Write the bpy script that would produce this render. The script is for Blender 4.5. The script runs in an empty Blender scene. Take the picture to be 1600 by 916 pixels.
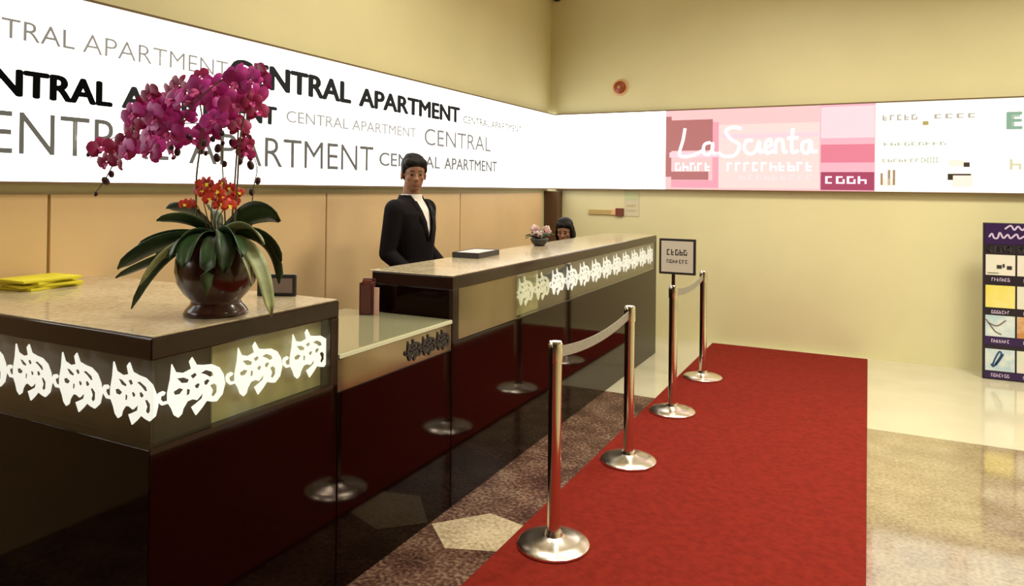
import bpy, bmesh, math, random
from mathutils import Vector, Matrix, Euler, noise
random.seed(7)
SC = bpy.context.scene
COL = SC.collection

# ---------------------------------------------------------------- camera, light, exposure
W_LEFT, W_BACK, W_RIGHT, W_FRONT, CEIL = -3.24, 7.45, 4.6, -4.5, 4.3
H = 1.55
yaw, pitch, roll = 0.46259, 0.00824, 0.01121
cam = bpy.data.cameras.new('camera'); camo = bpy.data.objects.new('camera', cam); COL.objects.link(camo)
_f = Vector((-math.sin(yaw)*math.cos(pitch), math.cos(yaw)*math.cos(pitch), math.sin(pitch)))
_r = Vector((math.cos(yaw), math.sin(yaw), 0)); _u = _r.cross(_f)
_c, _s = math.cos(roll), math.sin(roll)
RIGHT, UP, FWD = _c*_r + _s*_u, -_s*_r + _c*_u, _f
m = Matrix((RIGHT, UP, -FWD)).transposed().to_4x4(); m.translation = (0, 0, H)
camo.matrix_world = m
cam.sensor_width = 36; cam.lens = 1118.0/1600*36; cam.shift_y = -(458-284.7)/1600; cam.clip_start = 0.05
SC.camera = camo

world = bpy.data.worlds.new('world'); SC.world = world; world.use_nodes = True
world.node_tree.nodes['Background'].inputs[0].default_value = (0.02, 0.017, 0.012, 1)
world.node_tree.nodes['Background'].inputs[1].default_value = 1
SC.view_settings.view_transform = 'Standard'; SC.view_settings.look = 'None'
SC.view_settings.gamma = 1; SC.view_settings.use_curve_mapping = False
SC.view_settings.exposure = 0.0

def area(loc, sx, sy, power, col):
    l = bpy.data.lights.new('ceiling_light', 'AREA'); l.shape = 'RECTANGLE'; l.size = sx; l.size_y = sy
    l.energy = power; l.color = col
    o = bpy.data.objects.new('ceiling_light', l); COL.objects.link(o); o.location = loc; l.spread = math.radians(144)
    return o
WARM = (1.0, 0.945, 0.79)
for x, y, p in ((-2.3, 3.6, 27), (-0.5, 2.0, 46), (-0.5, 5.1, 78), (1.9, 2.2, 64), (1.9, 5.1, 96)):  # leftmost one is added, unseen, to lift the wall panels under the sign
    area((x, y, CEIL-0.06), 0.9, 0.9, p, WARM)

# ---------------------------------------------------------------- materials
def mat(name, col, rough=0.5, metal=0.0, spec=0.5, emit=None, estr=0.0, var=0.0, scale=8.0, bump=0.0, col2=None, detail=4.0, coat=0.0, stretch=None, spectint=None):
    m = bpy.data.materials.new(name); m.use_nodes = True
    nt = m.node_tree; b = nt.nodes['Principled BSDF']
    b.inputs['Base Color'].default_value = (*col, 1); b.inputs['Roughness'].default_value = rough
    b.inputs['Metallic'].default_value = metal; b.inputs['Specular IOR Level'].default_value = spec
    b.inputs['Coat Weight'].default_value = coat; b.inputs['Coat Roughness'].default_value = 0.03
    if spectint: b.inputs['Specular Tint'].default_value = (*spectint, 1)
    if emit:
        b.inputs['Emission Color'].default_value = (*emit, 1); b.inputs['Emission Strength'].default_value = estr
    if var > 0 or bump > 0 or col2:
        tc = nt.nodes.new('ShaderNodeTexCoord'); n = nt.nodes.new('ShaderNodeTexNoise')
        n.inputs['Scale'].default_value = scale; n.inputs['Detail'].default_value = detail
        mp = nt.nodes.new('ShaderNodeMapping')
        if stretch: mp.inputs['Scale'].default_value = stretch
        nt.links.new(tc.outputs['Object'], mp.inputs['Vector']); nt.links.new(mp.outputs['Vector'], n.inputs['Vector'])
        if var > 0 or col2:
            rmp = nt.nodes.new('ShaderNodeValToRGB')
            c2 = col2 if col2 else tuple(min(1, c*(1+var)) for c in col)
            c1 = col if col2 else tuple(c*(1-var) for c in col)
            rmp.color_ramp.elements[0].position = 0.35; rmp.color_ramp.elements[1].position = 0.65
            rmp.color_ramp.elements[0].color = (*c1, 1); rmp.color_ramp.elements[1].color = (*c2, 1)
            nt.links.new(n.outputs['Fac'], rmp.inputs['Fac']); nt.links.new(rmp.outputs['Color'], b.inputs['Base Color'])
        if bump > 0:
            bp = nt.nodes.new('ShaderNodeBump'); bp.inputs['Strength'].default_value = bump; bp.inputs['Distance'].default_value = 0.01
            nt.links.new(n.outputs['Fac'], bp.inputs['Height']); nt.links.new(bp.outputs['Normal'], b.inputs['Normal'])
    return m

def backlit(name, col, s):
    return mat(name, tuple(c*0.25 for c in col), 0.35, emit=col, estr=s)

def glass_mat(name, tint, base):
    m = bpy.data.materials.new(name); m.use_nodes = True; nt = m.node_tree; nt.nodes.clear()
    out = nt.nodes.new('ShaderNodeOutputMaterial'); mix = nt.nodes.new('ShaderNodeMixShader')
    t = nt.nodes.new('ShaderNodeBsdfTransparent'); g = nt.nodes.new('ShaderNodeBsdfGlossy')
    t.inputs['Color'].default_value = (*tint, 1); g.inputs['Roughness'].default_value = 0.03
    g.inputs['Color'].default_value = (1, 1, 1, 1)
    lw = nt.nodes.new('ShaderNodeLayerWeight'); lw.inputs['Blend'].default_value = 0.5
    fr = nt.nodes.new('ShaderNodeMath'); fr.operation = 'POWER'; fr.inputs[1].default_value = 4.5; nt.links.new(lw.outputs['Facing'], fr.inputs[0])
    ad = nt.nodes.new('ShaderNodeMath'); ad.operation = 'ADD'; ad.inputs[1].default_value = base; ad.use_clamp = True
    nt.links.new(fr.outputs[0], ad.inputs[0]); nt.links.new(ad.outputs[0], mix.inputs[0])
    nt.links.new(t.outputs[0], mix.inputs[1]); nt.links.new(g.outputs[0], mix.inputs[2]); nt.links.new(mix.outputs[0], out.inputs[0])
    return m

def granite(name, c0, c1, c2, rough, coat=0.0):
    m = bpy.data.materials.new(name); m.use_nodes = True; nt = m.node_tree; b = nt.nodes['Principled BSDF']
    b.inputs['Roughness'].default_value = rough; b.inputs['Specular IOR Level'].default_value = 0.8
    b.inputs['Coat Weight'].default_value = coat; b.inputs['Coat Roughness'].default_value = 0.10
    tc = nt.nodes.new('ShaderNodeTexCoord')
    n1 = nt.nodes.new('ShaderNodeTexNoise'); n1.inputs['Scale'].default_value = 55; n1.inputs['Detail'].default_value = 6
    n2 = nt.nodes.new('ShaderNodeTexNoise'); n2.inputs['Scale'].default_value = 5; n2.inputs['Detail'].default_value = 5
    nt.links.new(tc.outputs['Object'], n1.inputs['Vector']); nt.links.new(tc.outputs['Object'], n2.inputs['Vector'])
    r = nt.nodes.new('ShaderNodeValToRGB'); e = r.color_ramp.elements
    e[0].position = 0.36; e[0].color = (*c0, 1); e[1].position = 0.66; e[1].color = (*c2, 1)
    k = e.new(0.5); k.color = (*c1, 1)
    mx = nt.nodes.new('ShaderNodeMath'); mx.operation = 'MULTIPLY_ADD'; mx.inputs[1].default_value = 0.6
    m2 = nt.nodes.new('ShaderNodeMath'); m2.operation = 'MULTIPLY'; m2.inputs[1].default_value = 0.4
    nt.links.new(n2.outputs['Fac'], m2.inputs[0]); nt.links.new(n1.outputs['Fac'], mx.inputs[0]); nt.links.new(m2.outputs[0], mx.inputs[2])
    nt.links.new(mx.outputs[0], r.inputs['Fac']); nt.links.new(r.outputs['Color'], b.inputs['Base Color'])
    return m

M = dict(
    wall=mat('wall_cream', (0.74, 0.68, 0.40), 0.5, var=0.03, scale=1.2),
    veneer=mat('wall_veneer', (0.74, 0.51, 0.265), 0.42, var=0.05, scale=1.6),
    darkwall=mat('dark_wood_wall', (0.05, 0.028, 0.018), 0.5, var=0.15, scale=3),
    ceil=mat('ceiling_paint', (0.72, 0.64, 0.46), 0.7),
    cream=mat('cream_marble', (0.56, 0.515, 0.37), 0.10, var=0.04, scale=2.5),
    granite=granite('tan_granite', (0.19, 0.13, 0.068), (0.31, 0.235, 0.135), (0.42, 0.345, 0.22), 0.08, 1.0),
    darkgranite=granite('dark_granite', (0.030, 0.013, 0.010), (0.11, 0.055, 0.038), (0.30, 0.20, 0.14), 0.13),
    palegranite=granite('pale_granite', (0.30, 0.22, 0.13), (0.50, 0.40, 0.26), (0.66, 0.56, 0.38), 0.13),
    carpet=mat('red_carpet', (0.185, 0.0155, 0.009), 0.95, spec=0.1, var=0.13, scale=30, bump=0.35, detail=8),
    carpetedge=mat('red_carpet_edge', (0.16, 0.012, 0.01), 0.9, spec=0.1),
    lacquer=mat('dark_lacquer', (0.0045, 0.0013, 0.001), 0.06, spec=0.20, var=0.12, scale=3, spectint=(1.0, 0.66, 0.50)),
    fascia=mat('brown_fascia', (0.022, 0.009, 0.006), 0.14, spec=0.35, var=0.15, scale=3),
    stone=granite('counter_stone', (0.36, 0.28, 0.17), (0.48, 0.39, 0.25), (0.58, 0.50, 0.34), 0.14),
    glasstop=mat('green_glass_top', (0.30, 0.29, 0.17), 0.06, spec=0.8, coat=0.5),
    glassedge=mat('pale_glass_edge', (0.68, 0.70, 0.50), 0.2),
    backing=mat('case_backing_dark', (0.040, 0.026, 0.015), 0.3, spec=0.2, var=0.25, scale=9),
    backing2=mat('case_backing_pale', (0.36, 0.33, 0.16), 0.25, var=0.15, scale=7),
    bronze=mat('bronze_mirror', (0.30, 0.235, 0.155), 0.12, metal=0.85, var=0.08, scale=4),
    glass=glass_mat('case_glass', (0.95, 0.96, 0.92), 0.02),
    beast=backlit('white_backlit_ornament', (1, 0.97, 0.93), 1.05),
    beastdim=backlit('cream_backlit_ornament', (0.85, 0.80, 0.55), 0.75),
    steel=mat('polished_steel', (0.80, 0.74, 0.64), 0.13, metal=1.0),
    brushed=mat('brushed_steel', (0.92, 0.87, 0.80), 0.24, metal=1.0),
    belt=mat('grey_belt', (0.33, 0.32, 0.26), 0.45, var=0.1, scale=60),
    black=mat('black_plastic', (0.02, 0.018, 0.018), 0.4),
    paper=mat('pale_paper', (0.72, 0.66, 0.55), 0.7),
    ink=mat('dark_ink', (0.03, 0.025, 0.025), 0.7),
    rim=mat('brown_sign_rim', (0.16, 0.10, 0.04), 0.4),
    cornertrim=mat('corner_trim_brown', (0.10, 0.045, 0.02), 0.45),
    pot=mat('red_brown_glaze', (0.042, 0.009, 0.006), 0.22, var=0.25, scale=5, coat=0.3),
    soil=mat('moss', (0.05, 0.05, 0.02), 0.95, var=0.4, scale=40),
    leaf=mat('dark_leaf', (0.026, 0.060, 0.018), 0.42, var=0.35, scale=9),
    leafpale=mat('pale_leaf', (0.32, 0.36, 0.16), 0.45, var=0.35, scale=12),
    stem=mat('stem_green', (0.12, 0.09, 0.03), 0.5),
    magenta=mat('magenta_petal', (0.56, 0.035, 0.32), 0.5, var=0.3, scale=25),
    crimson=mat('crimson_petal', (0.36, 0.014, 0.10), 0.5, var=0.3, scale=25),
    lip=mat('orchid_lip', (0.62, 0.08, 0.30), 0.5),
    bud=mat('dark_bud', (0.05, 0.010, 0.02), 0.5),
    redflower=mat('scarlet_petal', (0.62, 0.045, 0.02), 0.5, var=0.3, scale=25),
    yellow=mat('yellow_paper', (0.74, 0.66, 0.02), 0.5, var=0.08, scale=10),
    skin=mat('skin', (0.30, 0.145, 0.085), 0.55, spec=0.3), lips=mat('lips', (0.26, 0.09, 0.065), 0.5),
    hair=mat('black_hair', (0.007, 0.005, 0.0045), 0.62, spec=0.2, var=0.3, scale=60, stretch=(1, 1, 0.15)),
    suit=mat('black_suit', (0.006, 0.004, 0.005), 0.8, spec=0.12, var=0.2, scale=40), shirt=mat('white_shirt', (0.78, 0.72, 0.68), 0.6),
    shoe=mat('black_shoe', (0.01, 0.01, 0.01), 0.25),
    purple=mat('purple_board', (0.035, 0.012, 0.075), 0.35), boardblack=mat('board_black', (0.02, 0.012, 0.02), 0.4),
    lilac=mat('lilac_print', (0.62, 0.50, 0.72), 0.5), whiteprint=mat('white_print', (0.82, 0.76, 0.78), 0.5),
    picpale=mat('pale_picture', (0.72, 0.74, 0.60), 0.5, col2=(0.80, 0.72, 0.66), scale=6),
    picyellow=mat('yellow_picture', (0.80, 0.68, 0.12), 0.5, col2=(0.84, 0.74, 0.26), scale=9),
    picblue=mat('blue_picture', (0.46, 0.62, 0.72), 0.5, col2=(0.74, 0.78, 0.76), scale=14),
    picdeep=mat('deep_blue_print', (0.03, 0.08, 0.20), 0.5), picorange=mat('orange_picture', (0.55, 0.25, 0.08), 0.5, col2=(0.75, 0.55, 0.35), scale=12),
    alarm=mat('alarm_red', (0.30, 0.06, 0.02), 0.35), alarmplate=mat('alarm_plate', (0.80, 0.45, 0.22), 0.5),
    plaque=mat('plaque_gold', (0.50, 0.36, 0.13), 0.4), plaquered=mat('plaque_red', (0.16, 0.035, 0.015), 0.5),
    notice=mat('pale_notice', (0.66, 0.60, 0.42), 0.6), noticegreen=mat('notice_green', (0.55, 0.60, 0.33), 0.6),
    pinkpaper=mat('pink_leaflet', (0.75, 0.45, 0.36), 0.6), brownbox=mat('brown_holder', (0.10, 0.03, 0.025), 0.35),
    greypanel=mat('grey_panel', (0.20, 0.15, 0.13), 0.4), whitepetal=mat('pale_pink_petal', (0.62, 0.47, 0.44), 0.5),
    trousers=mat('dark_trousers', (0.015, 0.012, 0.014), 0.75),
)

# ---------------------------------------------------------------- helpers
def link(name, me, m=None, parent=None):
    o = bpy.data.objects.new(name, me); COL.objects.link(o)
    if m is not None and len(me.materials) == 0: me.materials.append(m)
    if parent: o.parent = parent
    return o
def obj(name, bm, m, parent=None, smooth=False, mats=None):
    me = bpy.data.meshes.new(name); bmesh.ops.recalc_face_normals(bm, faces=bm.faces); bm.to_mesh(me); bm.free()
    if smooth:
        me.shade_smooth()
    if mats:
        for k in mats: me.materials.append(k)
    return link(name, me, m if not mats else None, parent)
def thing(name, label, cat, loc=(0, 0, 0), rotz=0.0, group=None):
    o = bpy.data.objects.new(name, None); COL.objects.link(o); o.location = loc; o.rotation_euler = (0, 0, rotz)
    o.empty_display_size = 0.1
    return tag(o, label, cat, group)
def tag(o, label, cat, group=None):
    o['label'] = label; o['category'] = cat
    if group: o['group'] = group
    return o
def struct(o): o['kind'] = 'structure'; return o
def box(bm, x0, x1, y0, y1, z0, z1, bev=0.0):
    r = bmesh.ops.create_cube(bm, size=1.0)
    vs = r['verts']
    for v in vs:
        v.co = Vector(((x0+x1)/2 + v.co.x*(x1-x0), (y0+y1)/2 + v.co.y*(y1-y0), (z0+z1)/2 + v.co.z*(z1-z0)))
    if bev > 0:
        es = list({e for v in vs for e in v.link_edges})
        bmesh.ops.bevel(bm, geom=es, offset=bev, segments=2, profile=0.5, affect='EDGES')
def B(*a, bev=0.0):
    bm = bmesh.new(); box(bm, *a, bev=bev); return bm
def lathe(bm, prof, seg=32, c=(0, 0, 0)):
    rings = []
    for r, z in prof:
        if r < 1e-6: rings.append([bm.verts.new((c[0], c[1], c[2]+z))])
        else: rings.append([bm.verts.new((c[0]+r*math.cos(2*math.pi*k/seg), c[1]+r*math.sin(2*math.pi*k/seg), c[2]+z)) for k in range(seg)])
    for a, b in zip(rings, rings[1:]):
        for k in range(seg):
            k2 = (k+1) % seg
            if len(a) == 1 and len(b) == 1: continue
            if len(a) == 1: bm.faces.new((a[0], b[k], b[k2]))
            elif len(b) == 1: bm.faces.new((a[k], a[k2], b[0]))
            else: bm.faces.new((a[k], a[k2], b[k2], b[k]))
    return bm
def tube(bm, pts, rad, seg=8):
    pts = [Vector(p) for p in pts]; rings = []
    n = len(pts); rs = rad if isinstance(rad, (list, tuple)) else [rad]*n
    ref = Vector((0.31, 0.2, 0.93))
    for i, p in enumerate(pts):
        t = (pts[min(i+1, n-1)] - pts[max(i-1, 0)]).normalized()
        a = t.cross(ref)
        if a.length < 1e-3: a = t.cross(Vector((1, 0, 0)))
        a.normalize(); b = t.cross(a)
        rings.append([bm.verts.new(p + rs[i]*(a*math.cos(2*math.pi*k/seg) + b*math.sin(2*math.pi*k/seg))) for k in range(seg)])
    for a, b in zip(rings, rings[1:]):
        for k in range(seg): bm.faces.new((a[k], a[(k+1) % seg], b[(k+1) % seg], b[k]))
    bm.faces.new(rings[0]); bm.faces.new(rings[-1])
def bez(p0, p1, p2, n):
    p0, p1, p2 = Vector(p0), Vector(p1), Vector(p2)
    return [p0*(1-t)**2 + p1*2*t*(1-t) + p2*t*t for t in [k/n for k in range(n+1)]]
def spl(pts, n):
    pts = [Vector(p) for p in pts]; out = []
    for i in range(len(pts)-1):
        a, b, c, d = pts[max(i-1, 0)], pts[i], pts[i+1], pts[min(i+2, len(pts)-1)]
        for k in range(n):
            t = k/n
            out.append(0.5*((2*b) + (c-a)*t + (2*a-5*b+4*c-d)*t*t + (3*b-a-3*c+d)*t**3))
    out.append(pts[-1]); return out

# faces of signs: a frame maps (a, b, lift) -> world; a runs to the viewer's right, b up, lift off the face
def left_face(x): return lambda a, b, l=0.0: Vector((x + l, a, b))
def back_face(y): return lambda a, b, l=0.0: Vector((a, y - l, b))
def quad_bm(fr, rects, lift=0.002, th=0.0015):
    bm = bmesh.new()
    for a0, a1, b0, b1 in rects:
        q = [(a0, b0), (a1, b0), (a1, b1), (a0, b1)]
        f = [bm.verts.new(fr(a, b, lift)) for a, b in q]; g = [bm.verts.new(fr(a, b, lift-th)) for a, b in q]
        bm.faces.new(f); bm.faces.new(g[::-1])
        for k in range(4): bm.faces.new((f[k], g[k], g[(k+1) % 4], f[(k+1) % 4]))
    return bm
def ribbon_bm(fr, strokes, w, lift=0.003):
    bm = bmesh.new()
    for st in strokes:
        pts = [Vector((p[0], p[1], 0)) for p in st]
        L, R_ = [], []
        for i, p in enumerate(pts):
            t = (pts[min(i+1, len(pts)-1)] - pts[max(i-1, 0)]).normalized(); nrm = Vector((-t.y, t.x, 0))*w/2
            L.append(bm.verts.new(fr(p.x+nrm.x, p.y+nrm.y, lift))); R_.append(bm.verts.new(fr(p.x-nrm.x, p.y-nrm.y, lift)))
        for i in range(len(pts)-1): bm.faces.new((L[i], R_[i], R_[i+1], L[i+1]))
    return bm
def text_mesh(body, bold):
    cu = bpy.data.curves.new('lettering', 'FONT'); cu.body = body; cu.offset = min(bold, 0.0); cu.resolution_u = 4
    to = bpy.data.objects.new('lettering', cu); COL.objects.link(to)
    bpy.context.view_layer.update()
    me = bpy.data.meshes.new_from_object(to.evaluated_get(bpy.context.evaluated_depsgraph_get()))
    bpy.data.objects.remove(to); bpy.data.curves.remove(cu)
    return me
def lettering(body, fr, a0, a1, b0, b1, m, parent, bold=0.0, lift=0.003):
    me = text_mesh(body, bold)
    if bold > 0:                                    # heavier strokes: the same letters laid over each other a little apart
        bm = bmesh.new()
        for dx, dy in ((0, 0), (bold, 0), (-bold, 0), (0, bold*.6), (0, -bold*.6), (bold*.7, bold*.45), (-bold*.7, bold*.45), (bold*.7, -bold*.45), (-bold*.7, -bold*.45)):
            n0 = len(bm.verts); bm.from_mesh(me); bm.verts.ensure_lookup_table()
            for v in bm.verts[n0:]: v.co += Vector((dx, dy, 0))
        bm.to_mesh(me); bm.free()
    xs = [v.co.x for v in me.vertices]; ys = [v.co.y for v in me.vertices]
    x0, x1, y0, y1 = min(xs), max(xs), min(ys), max(ys)
    for v in me.vertices:
        v.co = fr(a0 + (v.co.x-x0)/(x1-x0)*(a1-a0), b0 + (v.co.y-y0)/(y1-y0)*(b1-b0), lift)
    me.materials.clear()
    return link('lettering', me, m, parent)
def glyphs(n, a0, a1, b0, b1, rnd):
    """small unreadable print: rows of short upright and level strokes"""
    rects = []; w = (a1-a0)/n; h = b1-b0
    for k in range(n):
        a = a0 + k*w
        rects.append((a, a+w*0.22, b0, b1))
        rects.append((a+w*0.22, a+w*0.62, b1-h*0.2, b1) if rnd.random() < .6 else (a+w*0.22, a+w*0.62, b0+h*0.4, b0+h*0.6))
        if rnd.random() < .6: rects.append((a+w*0.22, a+w*0.62, b0, b0+h*0.2))
        if rnd.random() < .4: rects.append((a+w*0.62, a+w*0.8, b0, b0+h*0.6))
    return rects

# ---------------------------------------------------------------- the room
T = 0.15
floor = struct(obj('floor', B(W_LEFT-T, W_RIGHT+T, W_FRONT-T, W_BACK+T, -0.15, -0.012), M['granite']))
obj('granite_field', B(-0.7, W_RIGHT, W_FRONT, 5.25, -0.012, 0), M['granite'], floor)
obj('granite_band', B(W_LEFT, -0.704, W_FRONT, 5.25, -0.012, 0), M['darkgranite'], floor)['label'] = 'dark red-brown granite band'
ib = bmesh.new()
lo = [ib.verts.new((x, y, -0.001)) for x, y in ((-1.79, 2.80), (-1.62, 2.64), (-1.40, 2.72), (-1.40, 2.98), (-1.60, 3.02))]
hi = [ib.verts.new((v.co.x, v.co.y, 0.0012)) for v in lo]
ib.faces.new(hi); ib.faces.new(lo[::-1])
for k in range(5): ib.faces.new((hi[k], lo[k], lo[(k+1) % 5], hi[(k+1) % 5]))
obj('stone_inlay', ib, M['palegranite'], floor)['label'] = 'pale stone inlay in the dark band'
obj('border_strip', B(W_LEFT, W_RIGHT, 5.254, W_BACK, -0.012, 0), M['cream'], floor)
struct(obj('ceiling', B(W_LEFT-T, W_RIGHT+T, W_FRONT-T, W_BACK+T, CEIL, CEIL+0.15), M['ceil']))
wl = struct(obj('wall_left', B(W_LEFT-T, W_LEFT, W_FRONT-T, W_BACK+T, 0, CEIL), M['wall']))
struct(obj('wall_back', B(W_LEFT, W_RIGHT, W_BACK, W_BACK+T, 0, CEIL), M['wall']))
struct(obj('wall_right', B(W_RIGHT, W_RIGHT+T, W_FRONT-T, W_BACK+T, 0, CEIL), M['wall']))
struct(obj('wall_front', B(W_LEFT, W_RIGHT, W_FRONT-T, W_FRONT, 0, CEIL), M['darkwall']))
ys = (-0.6, 1.905, 3.70, 5.44, 7.20)
for y0, y1 in zip(ys, ys[1:]):
    obj('wall_panel', B(W_LEFT, W_LEFT+0.022, y0+0.006, y1-0.006, 0.0, 1.50, bev=0.003), M['veneer'], wl)
struct(obj('trim_1', B(W_LEFT, W_LEFT+0.16, 7.30, W_BACK, 0, 1.52, bev=0.004), M['cornertrim']))

# ---------------------------------------------------------------- light box signs
S0, S1 = 1.555, 2.372
LX, BY = -3.17, 7.40
ls = thing('lightbox_sign', 'long white backlit sign band lettered in black and grey along the left wall', 'sign', (0, 0, 0))
PANEL = backlit('white_light_panel', (1.0, 0.985, 0.93), 3.0)
obj('light_panel', B(W_LEFT, LX, -0.8, BY-0.002, S0, S1), PANEL, ls)
obj('bottom_rim', B(W_LEFT, LX+0.006, -0.8, BY-0.004, S0-0.014, S0), M['rim'], ls)
obj('top_rim', B(W_LEFT, LX+0.006, -0.8, BY-0.004, S1, S1+0.012), M['rim'], ls)
lf = left_face(LX)
def ink(v, t=(1, 0.93, 0.8)): return backlit('letter_print', tuple(v*c for c in t), 1.0)
K = dict(black=ink(0.004), dark=ink(0.03), mid=ink(0.10), grey=ink(0.22), pale=ink(0.27), faint=ink(0.42), olive=ink(0.22, (1, .98, .62)))
for body, a0, a1, b0, b1, k, bold in (
    ('CENTRAL', 1.42, 1.975, 2.143, 2.226, 'grey', 0.0), ('APARTMENT', 2.01, 2.825, 2.140, 2.226, 'pale', -0.006),
    ('CENTRAL', 1.44, 2.157, 1.905, 2.022, 'black', 0.05), ('APARTMENT', 2.20, 3.195, 1.908, 2.018, 'dark', 0.05),
    ('CENTRAL', 1.46, 2.46, 1.668, 1.846, 'mid', -0.004), ('APARTMENT', 2.58, 4.13, 1.660, 1.832, 'mid', -0.002),
    ('CENTRAL', 2.835, 3.878, 2.110, 2.258, 'dark', 0.05), ('APARTMENT', 3.955, 5.33, 2.106, 2.240, 'dark', 0.05),
    ('CENTRAL APARTMENT', 5.385, 6.55, 2.112, 2.178, 'olive', 0.02),
    ('CENTRAL APARTMENT', 3.27, 4.66, 1.935, 2.008, 'faint', 0.014),
    ('CENTRAL', 4.78, 5.90, 1.885, 2.022, 'pale', 0.004),
    ('CENTRAL', 4.196, 5.02, 1.700, 1.800, 'grey', 0.02), ('APARTMENT', 5.08, 6.03, 1.700, 1.800, 'grey', 0.03)):
    lettering(body, lf, a0, a1, b0, b1, K[k], ls, bold)

bs = thing('lightbox_sign', 'backlit sign band of white, pink and cream panels along the back wall', 'sign', (0, 0, 0))
bf = back_face(BY)
RNG = random.Random(3)
def bpanel(a0, a1, col, s, lab=None):
    o = obj('light_panel', B(a0, a1, BY, W_BACK, S0, S1), backlit('light_panel', col, s), bs)
    if lab: o['label'] = lab
    return o
sc_ = (BY/7.42)
bpanel(LX+0.004, -1.906, (1.0, 0.985, 0.93), 3.0, 'plain white panel nearest the corner')
bpanel(-1.902, -0.419, (0.95, 0.52, 0.53), 1.0, 'pink panel with white script')
bpanel(-0.415, 0.047, (0.86, 0.42, 0.50), 1.0, 'rose panel of level bands')
bpanel(0.051, 0.994, (1.0, 0.975, 0.88), 1.05, 'cream panel of small print')
bpanel(0.998, 2.40, (0.97, 0.99, 0.90), 1.05, 'pale green tinted panel')
bpanel(2.404, W_RIGHT, (1.0, 0.985, 0.93), 2.0)
obj('bottom_rim', B(LX+0.01, W_RIGHT, BY-0.006, W_BACK, S0-0.014, S0), M['rim'], bs)
obj('top_rim', B(LX+0.01, W_RIGHT, BY-0.006, W_BACK, S1, S1+0.012), M['rim'], bs)
def prt(rects, col, s=1.0, lift=0.003, name='print'):
    pm = backlit('sign_print', col, s)
    if len(rects) > 4:
        o = obj(name, quad_bm(bf, rects, lift), pm, bs); o['kind'] = 'stuff'; return o
    for r in rects: obj(name, quad_bm(bf, [r], lift), pm, bs)
# pink panel: darker rose blocks on the left, pale field on the right
prt([(-1.90, -1.84, S0+.13, S1-.06), (-1.84, -1.42, S0+.40, S1-.10), (-1.84, -1.46, S0+.10, S0+.185)], (0.42, 0.15, 0.15))
prt([(-1.84, -1.42, S0+.02, S0+.095), (-1.42, -1.36, S0+.02, S1-.13)], (0.90, 0.33, 0.42), lift=0.0025)
prt([(-1.36, -0.424, S0+.02, S1-.16)], (0.93, 0.66, 0.64), 0.95, lift=0.0025)
prt([(-1.86, -1.35, S0+.33, S0+.385), (-1.33, -0.43, S0+.52, S0+.56)], (0.93, 0.58, 0.66), lift=0.0035)
prt(glyphs(5, -1.80, -1.42, S0+.19, S0+.275, RNG), (1, .93, .88), 1.2, lift=0.004)
prt(glyphs(10, -1.28, -0.46, S0+.19, S0+.275, RNG), (1, .97, .9), 1.3, lift=0.004)
prt(glyphs(12, -1.28, -0.46, S0+.30, S0+.36, RNG), (0.93, 0.62, 0.58), 1.0, lift=0.004)
prt(glyphs(9, -1.15, -0.46, S0+.10, S0+.15, RNG), (0.94, 0.68, 0.72), 1.0, lift=0.004)
def P2(*pts): return [(p.x, p.y) for p in spl([(a, b, 0) for a, b in pts], 6)]
by = S0+.36
script = [P2((-1.70, by+.27), (-1.72, by+.15), (-1.755, by+.02), (-1.73, by-.02), (-1.62, by-.01), (-1.50, by+.05)),
          P2((-1.44, by+.12), (-1.50, by+.10), (-1.51, by+.02), (-1.46, by), (-1.42, by+.06), (-1.42, by+.12)), P2((-1.42, by+.12), (-1.42, by+.02), (-1.38, by+.01)),
          P2((-1.14, by+.25), (-1.22, by+.27), (-1.29, by+.23), (-1.24, by+.15), (-1.16, by+.09), (-1.20, by-.01), (-1.31, by-.02), (-1.36, by+.02)),
          P2((-1.03, by+.13), (-1.09, by+.13), (-1.11, by+.05), (-1.06, by), (-1.0, by+.03), (-0.97, by+.12), (-0.96, by+.02), (-0.92, by+.03)),
          P2((-0.92, by+.06), (-0.86, by+.08), (-0.87, by+.14), (-0.91, by+.10), (-0.90, by+.01), (-0.83, by+.03)),
          P2((-0.82, by), (-0.81, by+.12), (-0.76, by+.13), (-0.74, by+.02), (-0.71, by+.02)),
          P2((-0.66, by+.24), (-0.67, by+.10), (-0.66, by+.01), (-0.61, by+.03)), P2((-0.71, by+.15), (-0.61, by+.15)),
          P2((-0.51, by+.12), (-0.57, by+.10), (-0.57, by+.02), (-0.52, by+.01), (-0.50, by+.12), (-0.49, by+.02), (-0.44, by+.02))]
smat = backlit('script_print', (1, 0.96, 0.92), 2.0)
for w_ in script: obj('script_lettering', ribbon_bm(bf, [w_], 0.030, 0.005), smat, bs)
prt([(-0.41, 0.045, S0+.50, S1-.02)], (0.94, 0.62, 0.68))
prt([(-0.41, 0.045, S0+.27, S0+.44)], (0.70, 0.20, 0.28))
prt([(-0.41, 0.045, S0+.01, S0+.18)], (0.36, 0.06, 0.12))
prt(glyphs(4, -0.37, 0.0, S0+.07, S0+.14, RNG), (1, .75, .85), 1.3, lift=0.0045)
prt(glyphs(5, 0.11, 0.40, S1-.165, S1-.115, RNG) + glyphs(4, 0.52, 0.86, S1-.16, S1-.12, RNG), (0.42, 0.38, 0.32))
prt(glyphs(7, 0.11, 0.42, S0+.27, S0+.30, RNG) + glyphs(6, 0.42, 0.56, S0+.265, S0+.31, RNG) + glyphs(9, 0.12, 0.62, S0+.42, S0+.45, RNG), (0.42, 0.44, 0.30))
prt([(0.095, 0.115, S0+.06, S0+.17), (0.155, 0.175, S0+.06, S0+.2), (0.195, 0.215, S0+.06, S0+.2)], (0.36, 0.24, 0.14))
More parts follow.
